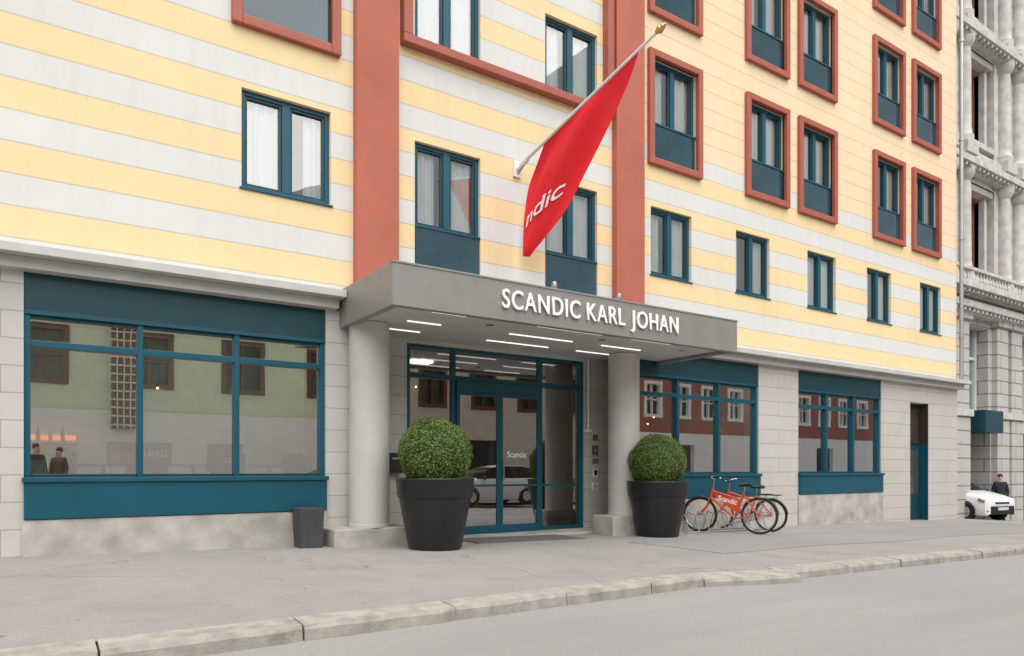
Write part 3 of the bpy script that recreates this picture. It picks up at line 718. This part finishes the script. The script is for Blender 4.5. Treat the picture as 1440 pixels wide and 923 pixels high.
# ------------------------------------------------------------ bicycles
def make_bike(x,y,label,yaw,lean=0,sc=1.05,board=True,paint='bikered'):
    z0=zg(x)
    root=thing('bicycle',(x,y,z0),label,'bicycle','hotel bicycles in the rack')
    root.matrix_basis=Matrix.Translation((x,y,z0))@Matrix.Rotation(yaw,4,'Z')@Matrix.Rotation(lean,4,'X')@Matrix.Scale(sc,4)
    def fin(mb,name,parent,smooth=True):
        o=mb.obj(name,None,smooth=smooth); o.parent=parent
        return o
    r=.335; W=1.10
    def wheel(cx):
        m1=MB(); m1.torus((0,0,0),(0,1,0),r-.018,.019,'rubber',48,8)
        t=m1.obj('wheel',None,smooth=True); t.parent=root; t.location=(cx,0,r)
        m2=MB(); m2.torus((0,0,0),(0,1,0),r-.045,.010,'chrome',48,6)
        rim=m2.obj('rim',None,smooth=True); rim.parent=t
        m3=MB(); m3.tube((0,-.04,0),(0,.04,0),.022,'steel')
        for i in range(20):
            a=2*math.pi*i/20; s=.025*(1 if i%2 else -1)
            m3.tube((.02*math.cos(a+.8),s,.02*math.sin(a+.8)),((r-.05)*math.cos(a),0,(r-.05)*math.sin(a)),.0018,'chrome',n=4,caps=False)
        sp=m3.obj('spokes',None); sp.parent=t
    wheel(0); wheel(W)
    bb=(.44,0,.28); st=(.29,0,.72); ht=(.86,0,.84); hb=(.895,0,.66); ra=(0,0,r)
    f=MB()
    f.tube(bb,st,.019,paint); f.tube(st,(.285,0,.76),.019,paint); f.tube(ht,hb,.022,paint); f.tube(bb,hb,.022,paint); 
    f.tube((.315,0,.62),(.87,0,.78),.019,paint)
    for s in(-1,1):
        f.tube((bb[0],.03*s,bb[2]),(ra[0],.055*s,ra[2]),.010,paint); f.tube((st[0],.02*s,st[2]),(ra[0],.055*s,ra[2]),.010,paint)
    fin(f,'frame',root)
    f=MB()
    f.tube((.895,-.045,.66),(.895,.045,.66),.016,paint)
    for s in(-1,1):
        f.path([(.898,.045*s,.66),(.965,.048*s,.50),(W,.05*s,r)],.012,paint)
    fin(f,'fork',root)
    f=MB(); f.tube(ht,(.84,0,1.0),.012,'chrome')
    for s in(-1,1):
        f.path([(.84,0,1.0),(.87,.12*s,1.03),(.82,.24*s,1.04),(.68,.29*s,1.02)],.011,'chrome'); f.tube((.78,.26*s,1.035),(.66,.295*s,1.018),.017,'black')
    fin(f,'handlebar',root)
    f=MB(); f.tube((.285,0,.76),(.265,0,.89),.012,'chrome')
    vs=[];fs=[]; prof=[(-.14,.085,0),(-.10,.10,.015),(-.03,.08,.015),(.05,.035,.01),(.13,.018,0)]
    for px,wd,hz in prof: vs+=[(.26+px,-wd,.90+hz),(.26+px,0,.925+hz),(.26+px,wd,.90+hz),(.26+px,wd*.7,.87),(.26+px,-wd*.7,.87)]
    for i in range(4):
        for j in range(5): a=i*5+j;b=i*5+(j+1)%5; fs.append((a,b,b+5,a+5))
    fs+= [(4,3,2,1,0),(20,21,22,23,24)]
    f.add(vs,fs,'saddle'); fin(f,'saddle',root)
    f=MB(); f.torus((bb[0],-.045,bb[2]),(0,1,0),.085,.006,'chrome',24,6)
    f.tube((bb[0],-.06,bb[2]),(bb[0]+.12,-.07,bb[2]-.12),.009,'chrome'); f.tube((bb[0],.06,bb[2]),(bb[0]-.12,.07,bb[2]+.12),.009,'chrome')
    f.box(bb[0]+.08,bb[0]+.16,-.15,-.07,bb[2]-.135,bb[2]-.115,'black'); f.box(bb[0]-.16,bb[0]-.08,.07,.15,bb[2]+.11,bb[2]+.13,'black'); f.tube((bb[0],-.07,bb[2]),(bb[0],.07,bb[2]),.02,'steel')
    f.path([(.44,-.045,.365),(.02,-.045,.37)],.004,'black'); f.path([(.44,-.045,.195),(.02,-.045,.30)],.004,'black')
    fin(f,'crank',root)
    for nm,cx,a0,a1 in(('mudguard',0,R(30),R(175)),('mudguard',W,R(20),R(135))):
        f=MB(); vs=[];fs=[];n=22
        for i in range(n+1):
            a=a0+(a1-a0)*i/n
            for yy,dr in((-.022,-.010),(0,0),(.022,-.010)): vs.append((cx+(r+.018+dr)*math.cos(a),yy,r+(r+.018+dr)*math.sin(a)))
        for i in range(n):
            for j in range(2): a=i*3+j; fs.append((a,a+1,a+4,a+3))
        f.add(vs,fs,'black'); fin(f,nm,root)
    f=MB()
    for s in(-1,1):
        f.path([(.24,.06*s,.74),(-.22,.06*s,.74)],.006,'black',6); f.tube((-.12,.06*s,.74),(0,.06*s,r),.005,'black')
    for xx in(-.22,-.05,.12): f.tube((xx,-.06,.74),(xx,.06,.74),.005,'black')
    fin(f,'carrier',root)
    if board:
        f=MB()
        pts=[(.40,.42),(.46,.41),(.82,.69),(.82,.745),(.35,.60)]
        vs=[(px,-.026,pz) for px,pz in pts]+[(px,.026,pz) for px,pz in pts]
        fs=[(0,1,2,3,4),(9,8,7,6,5)]+[(i,i+5,(i+1)%5+5,(i+1)%5) for i in range(5)]
        f.add(vs,fs,paint); bo=fin(f,'frame_board',root,False)
        for s in(-1,1):
            if s<0: m=Matrix.Translation((.38,-.030,.525))@Matrix.Rotation(R(90),4,'X')@Matrix.Rotation(R(12),4,'Z')
            else: m=Matrix.Translation((.76,.030,.615))@Matrix.Rotation(R(180),4,'Z')@Matrix.Rotation(R(90),4,'X')@Matrix.Rotation(R(-14),4,'Z')
            t=textobj('lettering','Scandic',.13,.001,'white',m,None,width=.36,offset=.002); t.parent=bo
    return root
make_bike(12.05,9.08,'orange red bicycle with a lettered frame board in the rack',R(114),R(3),1.08)
make_bike(12.95,9.46,'orange red bicycle behind another, leaning in the rack',R(106),R(-4),1.04,False)
rk=thing('bicycle_rack',(11.9,10.1,zg(11.9)),'low galvanised bicycle rack in front of the hotel window','bicycle rack')
mb=MB(); z=zg(12)
for x in(10.9,11.2,11.5,11.8,12.0,12.12,12.6,12.72,13.1,13.3):
    mb.path([(x,9.85,z+.02),(x,9.95,z+.36),(x,10.15,z+.42),(x,10.3,z+.02)],.012,'steel')
mb.tube((10.8,9.85,z+.03),(13.4,9.85,z+.0),.018,'steel'); mb.tube((10.8,10.3,z+.03),(13.4,10.3,z+.0),.018,'steel'); mb.obj('bars',rk,smooth=True)

# ------------------------------------------------------------ cars
def make_car(x,y,yaw,paint,label):
    z=zg(x)
    root=thing('parked_car',(x,y,z),label,'car'); root.matrix_basis=Matrix.Translation((x,y,z))@Matrix.Rotation(yaw,4,'Z')
    st=[(2.00,.60,.48,.52,.60,.62,.26),(1.93,.74,.70,.70,.76,.78,.20),(1.6,.80,.66,.84,.88,.90,.20),(1.12,.83,.66,.95,.985,1.0,.20),(.98,.84,.66,.97,1.01,1.03,.20),(.25,.85,.60,.99,1.40,1.42,.20),(-.35,.85,.60,1.0,1.47,1.49,.20),(-1.1,.85,.59,1.0,1.45,1.47,.20),(-1.66,.83,.56,1.0,1.36,1.38,.22),(-1.92,.80,.66,.98,1.0,1.0,.25),(-1.98,.74,.6,.6,.62,.62,.30)]
    vs=[];fs_p=[];fs_g=[]
    def sec(s):
        xx,w,wr,zs,zr,zc,zb=s
        h=[(w*.95,zb),(w,zb+.12),(w*1.01,(zb+zs)/2),(w*.99,zs-.05),(w*.95,zs),(wr,zr),(wr*.8,zc),(0,zc+.005)]
        return [(xx,p[0],p[1]) for p in h]+[(xx,-p[0],p[1]) for p in reversed(h[:-1])]
    n=15
    for s in st: vs+=sec(s)
    for i in range(len(st)-1):
        for j in range(n-1):
            f=(i*n+j,i*n+j+1,(i+1)*n+j+1,(i+1)*n+j)
            side=j in(4,9); top=j in(5,6,7,8)
            g=(side and 4<=i<=7) or (top and i==4) or (side and i==8) or (top and i==8)
            (fs_g if g else fs_p).append(f)
    fs_p.append(tuple(range(n))); fs_p.append(tuple((len(st)-1)*n+k for k in reversed(range(n))))
    b=MB(); b.add(vs,fs_p,paint); b.add(vs,fs_g,'carglass')
    bo=b.obj('body',None,smooth=True); bo.parent=root
    for xx in(1.28,-1.22):
        for s in(-1,1):
            m=MB(); m.tube((0,-.1,0),(0,.1,0),.31,'rubber',n=28); w=m.obj('wheel',None,smooth=True); w.parent=root; w.location=(xx,s*.77,.31)
            m=MB(); m.tube((0,s*.085,0),(0,s*.108,0),.20,'chrome',n=20); q=m.obj('rim',None); q.parent=w
            m=MB(); m.torus((xx,s*.835,.33),(0,1,0),.34,.025,'black',28,6); q=m.obj('wheel_arch',None); q.parent=root
    for s in(-1,1):
        m=MB(); m.add([(1.99,s*.38,.66),(1.90,s*.75,.72),(1.72,s*.80,.80),(1.88,s*.42,.745),(1.97,s*.38,.60),(1.90,s*.74,.62),(1.72,s*.815,.70)],[(0,1,2,3),(0,4,5,1),(1,5,6,2)],'chrome'); h=m.obj('headlight',None); h.parent=root
        m=MB(); m.sphere((.75,s*.95,1.02),.10,'black',12,8,(.6,1,.7)); h=m.obj('wing_mirror',None,smooth=True); h.parent=root
        m=MB(); m.sphere((1.95,s*.62,.36),.06,'black',10,6,(.5,1.3,1)); h=m.obj('fog_lamp',None,smooth=True); h.parent=root
    m=MB(); m.box(1.90,2.035,-.56,.56,.24,.52,'black'); m.box(1.95,2.02,-.34,.34,.60,.66,'black'); m.box(2.03,2.05,-.26,.26,.38,.48,'plate'); h=m.obj('grille',None,bevel=.01); h.parent=root
    return root
make_car(28.30,13.05,R(-103),'carwhite','small white hatchback with dark windscreen at a gateway')
make_car(15.0,-1.3,R(180),'carwhite','white hatchback parked along the far kerb')
make_car(8.6,-1.4,R(180),'carsilver','silver hatchback parked along the far kerb')

# ------------------------------------------------------------ people
def person(x,y,yaw,jk,label,sc=1.0):
    z=zg(x)
    root=thing('person',(x,y,z),label,'person'); root.matrix_basis=Matrix.Translation((x,y,z))@Matrix.Rotation(yaw,4,'Z')@Matrix.Scale(sc,4)
    def skin(name,vs,es,rs,mat,sub=2,rootv=0):
        me=bpy.data.meshes.new(name); me.from_pydata(vs,es,[]); me.materials.append(M[mat])
        o=bpy.data.objects.new(name,me); COL.objects.link(o)
        sk=o.modifiers.new('skin','SKIN'); sk.use_smooth_shade=True
        if not me.skin_vertices: me.skin_vertices.new()
        for i,r in enumerate(rs): me.skin_vertices[0].data[i].radius=(r if isinstance(r,tuple) else (r,r))
        me.skin_vertices[0].data[rootv].use_root=True
        s=o.modifiers.new('sub','SUBSURF'); s.levels=sub; s.render_levels=sub
        o.parent=root; return o
    V=[(0,0,.95),(0,0,1.15),(0,.01,1.36),(0,0,1.50),(0,-.02,1.58),(0,-.02,1.70),
       (.17,0,1.42),(.24,.02,1.14),(.22,-.10,.90),(.22,-.13,.82),(-.17,0,1.42),(-.24,.02,1.14),(-.22,-.10,.90),(-.22,-.13,.82),
       (.10,0,.88),(.11,-.02,.50),(.11,.02,.09),(.12,-.12,.03),(-.10,0,.88),(-.11,.04,.50),(-.11,.10,.09),(-.12,-.03,.03)]
    Ed=[(0,1),(1,2),(2,3),(3,4),(4,5),(2,6),(6,7),(7,8),(8,9),(2,10),(10,11),(11,12),(12,13),(0,14),(14,15),(15,16),(16,17),(0,18),(18,19),(19,20),(20,21)]
    rs=[(.14,.10),(.13,.09),(.15,.10),.065,(.085,.10),(.08,.095),.055,.042,.032,.03,.055,.042,.032,.03,.085,.058,.04,.035,.085,.058,.04,.035]
    skin('body',V,Ed,rs,'skin')
    skin('jacket',V[:3]+V[6:9]+V[10:13]+[(0,0,.84),(0,.01,1.49)],[(0,1),(1,2),(2,3),(3,4),(4,5),(2,6),(6,7),(7,8),(0,9),(2,10)],[(.19,.14),(.19,.135),(.20,.14),.09,.068,.055,.09,.068,.055,(.20,.15),(.09,.085)],jk)
    skin('trousers',[V[0],V[14],V[15],V[16],V[18],V[19],V[20]],[(0,1),(1,2),(2,3),(0,4),(4,5),(5,6)],[(.15,.11),.10,.072,.058,.10,.072,.058],'jeans')
    for k in(16,20):
        c=V[k]; m=MB(); m.sphere((c[0],c[1]-.06,.045),.13,'black',12,8,(.42,1.05,.42)); h=m.obj('shoe',None,smooth=True); h.parent=root
    m=MB(); m.sphere((0,.035,1.715),.105,'hair',16,10,(.88,.98,.92)); h=m.obj('hair',None,smooth=True); h.parent=root
    m=MB(); m.sphere((0,-.118,1.64),.018,'skin',8,6,(.8,1,1.3))
    m.sphere((.035,-.105,1.665),.010,'black',8,6); m.sphere((-.035,-.105,1.665),.010,'black',8,6); m.sphere((0,-.108,1.60),.02,'jacket2',8,6,(1.2,.4,.3)); h=m.obj('face',None,smooth=True); h.parent=root
    return root
person(29.45,11.80,R(-60),'jacket','person in dark jacket standing beside the white car',.94)
person(.35,-3.2,R(150),'jacket','person in dark jacket standing on the far pavement')
person(.90,-3.6,R(215),'jacket2','person in brown jacket standing on the far pavement',.96)

# ------------------------------------------------------------ ornate neighbour
nb=thing('ornate_building',(29,12.2,-.6),'white stucco building with cornices, columns and red brick infill','building')
NY=12.2; xa,xb=24.2,44
mb=MB(); holes=[]
bc=[28.65,32.95,37.2,41.5]
for c in bc:
    holes.append((c-.95,c+.95,-2.2,2.45)); holes.append((c-.8,c+.8,3.1,6.2))
mb.wall(xa,xb,-2.2,7.0,holes,NY,.8,'rust_stone'); mb.obj('ground_wall',nb)
mb=MB(); hs=[]
for c in bc:
    hs.append((c-.62,c+.62,8.3,10.9)); hs.append((c-.62,c+.62,12.9,15.6)); hs.append((c-.62,c+.62,17.2,19.2))
mb.wall(xa,xb,7.0,21.5,hs,NY+.25,.4,'redbrick'); mb.quad((xa,NY+.25,-2),(xa,NY+.25,21.5),(xa,20,21.5),(xa,20,-2),'white_stone'); mb.obj('brick_wall',nb)
mb=MB(); mb.quad((xa,NY+.8,2.6),(xb,NY+.8,2.6),(xb,NY+.8,21),(xa,NY+.8,21),'op_glass'); mb.obj('window_pane',nb)
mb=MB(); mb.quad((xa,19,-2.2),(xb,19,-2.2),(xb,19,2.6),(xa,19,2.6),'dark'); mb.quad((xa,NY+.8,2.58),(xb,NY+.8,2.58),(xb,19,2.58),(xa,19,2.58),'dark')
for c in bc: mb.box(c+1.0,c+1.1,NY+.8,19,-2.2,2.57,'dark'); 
mb.obj('passage',nb)
for i,c in enumerate(bc+[24.4]):
    for s in ((-1,1) if c>25 else (1,)):
        px=c+s*1.55
        mb=MB(); 
        mb.box(px-.5,px+.5,NY-.22,NY+.2,-2.1,2.9,'rust_stone') ; mb.box(px-.58,px+.58,NY-.3,NY+.2,2.9,3.15,'white_stone'); mb.box(px-.45,px+.45,NY-.2,NY+.2,3.15,6.3,'rust_stone'); mb.box(px-.55,px+.55,NY-.3,NY+.2,6.3,6.6,'white_stone')
        mb.obj('pier',nb,bevel=.03)
        for z0,z1 in((8.1,11.3),(12.7,15.9),(17,20)):
            m=MB(); m.box(px-.55,px+.55,NY-.12,NY+.27,z0-.35,z1+.25,'white_stone')
            m.lathe([(.30,z0-.35),(.30,z0-.1),(.25,z0-.05),(.22,z0+.2),(.21,z1-.45),(.19,z1-.25),(.26,z1-.15),(.33,z1),(.33,z1+.25)],'white_stone',px,NY-.22,20)
            m.box(px-.40,px+.40,NY-.52,NY-.1,z0-.75,z0-.35,'white_stone')
            m.obj('column',nb,smooth=True)
for c in bc:
    for z0,z1 in((8.3,10.9),(12.9,15.6),(17.2,19.2)):
        m=MB(); a,b=c-.62,c+.62
        m.box(a-.2,a,NY+.05,NY+.4,z0-.1,z1+.1,'white_stone'); m.box(b,b+.2,NY+.05,NY+.4,z0-.1,z1+.1,'white_stone'); m.box(a-.3,b+.3,NY-.1,NY+.4,z1+.1,z1+.32,'white_stone'); m.box(a-.35,b+.35,NY-.15,NY+.4,z0-.3,z0-.1,'white_stone')
        m.add([(a-.35,NY-.15,z1+.32),(b+.35,NY-.15,z1+.32),(c,NY-.15,z1+.8),(a-.35,NY+.3,z1+.32),(b+.35,NY+.3,z1+.32),(c,NY+.3,z1+.8)],[(0,1,2),(0,2,5,3),(1,4,5,2)],'white_stone')
        m.box(c-.04,c+.04,NY+.5,NY+.58,z0,z1,'white_stone'); m.box(a,b,NY+.5,NY+.58,z1-.8,z1-.72,'white_stone')
        m.box(a,a+.06,NY+.5,NY+.58,z0,z1,'white_stone'); m.box(b-.06,b,NY+.5,NY+.58,z0,z1,'white_stone')
        m.obj('window_surround',nb,bevel=.01)
    m=MB(); m.quad((c-.8,NY+.5,3.1),(c+.8,NY+.5,3.1),(c+.8,NY+.5,6.2),(c-.8,NY+.5,6.2),'greengl')
    for x in(c-.8,c-.04,c+.72): m.box(x,x+.08,NY+.4,NY+.5,3.1,6.2,'whitemetal')
    m.box(c-.72,c+.72,NY+.41,NY+.5,5.1,5.2,'whitemetal'); m.obj('shop_window',nb)
    if c<30:
        m=MB(); m.box(c-.7,c+.7,NY-.55,NY-.05,2.35,3.15,'tealdark'); m.obj('window_box',nb,bevel=.03)
for z0,d in((6.62,.55),(7.15,.85),(11.55,.6),(12.0,.3),(16.15,.6),(20.3,1.0)):
    m=MB(); m.box(xa,xb,NY-d,NY+.3,z0,z0+.22,'white_stone'); m.box(xa,xb,NY-d*.7,NY+.3,z0+.22,z0+.34,'white_stone'); m.box(xa,xb,NY-d*.6,NY+.3,z0-.14,z0,'white_stone')
    x=xa+.1
    while x<36:
        m.box(x,x+.12,NY-d*.9,NY-d*.6,z0-.12,z0-.003,'white_stone'); x+=.32
    m.obj('cornice',nb,bevel=.012)
m=MB(); x=xa+.2
while x<36:
    m.lathe([(.05,7.5),(.09,7.62),(.04,7.8),(.05,7.9)],'white_stone',x,NY-.45,8); x+=.24
m.box(xa,xb,NY-.55,NY-.35,7.9,8.0,'white_stone'); m.obj('balustrade',nb)
m=MB(); m.box(xa,xb,NY,20,21.5,22,'white_stone'); m.obj('roof',nb)

# ------------------------------------------------------------ opposite side of the street (reflected in the glass)
def opposite(x0,x1,h,wall,gf,frame,label,wz,ww=1.2,pitch=2.6,doors=True,banner=None):
    OY=-6.0; root=thing('street_building',((x0+x1)/2,OY,zg((x0+x1)/2)),label,'building','buildings across the street')
    def flip(mb): mb.v=[(v[0],2*OY-v[1],v[2]) for v in mb.v]; mb.f=[list(reversed(f)) for f in mb.f]
    n=int((x1-x0-.6)/pitch); xs=[x0+(x1-x0-n*pitch)/2+pitch*(i+.5) for i in range(n)]
    hs=[(c-ww/2,c+ww/2,a,b) for c in xs for a,b in wz if b<h-.3]
    mb=MB(); mb.wall(x0,x1,3.0,h,hs,OY,.25,wall); gs=[(c-.9,c+.9,.3,2.4) for c in xs[1::3]] if doors else []
    mb.wall(x0,x1,-1,3.0,gs,OY-.05,.3,gf); flip(mb)
    mb.quad((x0,OY,h),(x1,OY,h),(x1,OY-9,h),(x0,OY-9,h),wall); mb.quad((x0,OY,-1),(x0,OY,h),(x0,OY-9,h),(x0,OY-9,-1),wall); mb.quad((x1,OY,-1),(x1,OY-9,-1),(x1,OY-9,h),(x1,OY,h),wall)
    mb.obj('wall',root)
    mb=MB()
    for a,b,c,d in hs:
        q=.11
        mb.box(a-q,a+.06,OY-.06,OY+.2,c-q,d+q,frame);mb.box(b-.06,b+q,OY-.06,OY+.2,c-q,d+q,frame);mb.box(a+.06,b-.06,OY-.06,OY+.2,d-.06,d+q,frame);mb.box(a+.06,b-.06,OY-.06,OY+.2,c-q,c+.06,frame);mb.box((a+b)/2-.04,(a+b)/2+.04,OY+.05,OY+.2,c+.06,d-.06,frame)
        mb.box(a+.06,b-.06,OY+.05,OY+.2,(c+d)/2-.03,(c+d)/2+.03,frame)
    flip(mb); mb.obj('window_frames',root)
    mb=MB(); mb.quad((x0,OY+.22,.2),(x1,OY+.22,.2),(x1,OY+.22,h-.2),(x0,OY+.22,h-.2),'op_glass'); flip(mb); mb.obj('window_pane',root)
    if banner:
        a,b,c,d=banner; mb=MB(); mb.box(a,b,OY+.05,OY+.35,c,d,'op_brown')
        z=c+.1
        while z<d: mb.box(a-.05,b+.05,OY+.35,OY+.40,z,z+.05,'op_tan'); z+=.28
        for xx in (a+.15,(a+b)/2,b-.15): mb.box(xx-.02,xx+.02,OY+.40,OY+.43,c,d,'op_tan')
        mb.obj('timber_bay',root)
wz=[(3.9,5.6),(7.0,8.7)]
opposite(-12,13,7.0,'op_green','op_white','op_brown','pale green building with brown windows across the street',wz,1.3,3.1,False,(2.45,3.15,2.4,6.3))
opposite(13.05,25,8.0,'op_tan','op_tan','op_brown','tan building with brown windows across the street',[(3.9,5.6)])
opposite(25.05,52,9.0,'redbrick','op_white','op_white','red brick building with white windows across the street',[(3.9,5.6),(6.6,8.3)],1.1,2.2)

# ------------------------------------------------------------ world, sun, camera
w=bpy.data.worlds.new('World'); scene.world=w; w.use_nodes=True; nt=w.node_tree
bg=nt.nodes['Background']; sky=nt.nodes.new('ShaderNodeTexSky'); sky.sky_type='NISHITA'; sky.sun_disc=False
sky.sun_elevation=R(62); sky.sun_rotation=R(195); sky.dust_density=3; sky.air_density=1.0
hs=nt.nodes.new('ShaderNodeHueSaturation'); hs.inputs['Saturation'].default_value=.25
nt.links.new(sky.outputs[0],hs.inputs['Color']); nt.links.new(hs.outputs[0],bg.inputs[0]); bg.inputs[1].default_value=.14
sd=bpy.data.lights.new('sun','SUN'); sd.energy=4.0; sd.angle=R(95); sd.color=(1,.975,.93)
so=bpy.data.objects.new('sun',sd); COL.objects.link(so)
az=R(195); el=R(62); sv=Vector((math.sin(az)*math.cos(el),math.cos(az)*math.cos(el),math.sin(el)))
so.rotation_euler=(-sv).to_track_quat('-Z','Y').to_euler(); so.location=sv*40
cam=bpy.data.cameras.new('camera'); co=bpy.data.objects.new('camera',cam); COL.objects.link(co)
co.location=(0,0,1.06); co.rotation_euler=(R(90),0,-(math.pi/2-math.atan2(1500,1017)))
cam.sensor_width=36; cam.lens=36*1017/1440; cam.shift_y=198.5/1440; cam.clip_end=1000; cam.clip_start=.05
scene.camera=co
scene.view_settings.view_transform='Standard'; scene.view_settings.look='None'; scene.view_settings.exposure=0
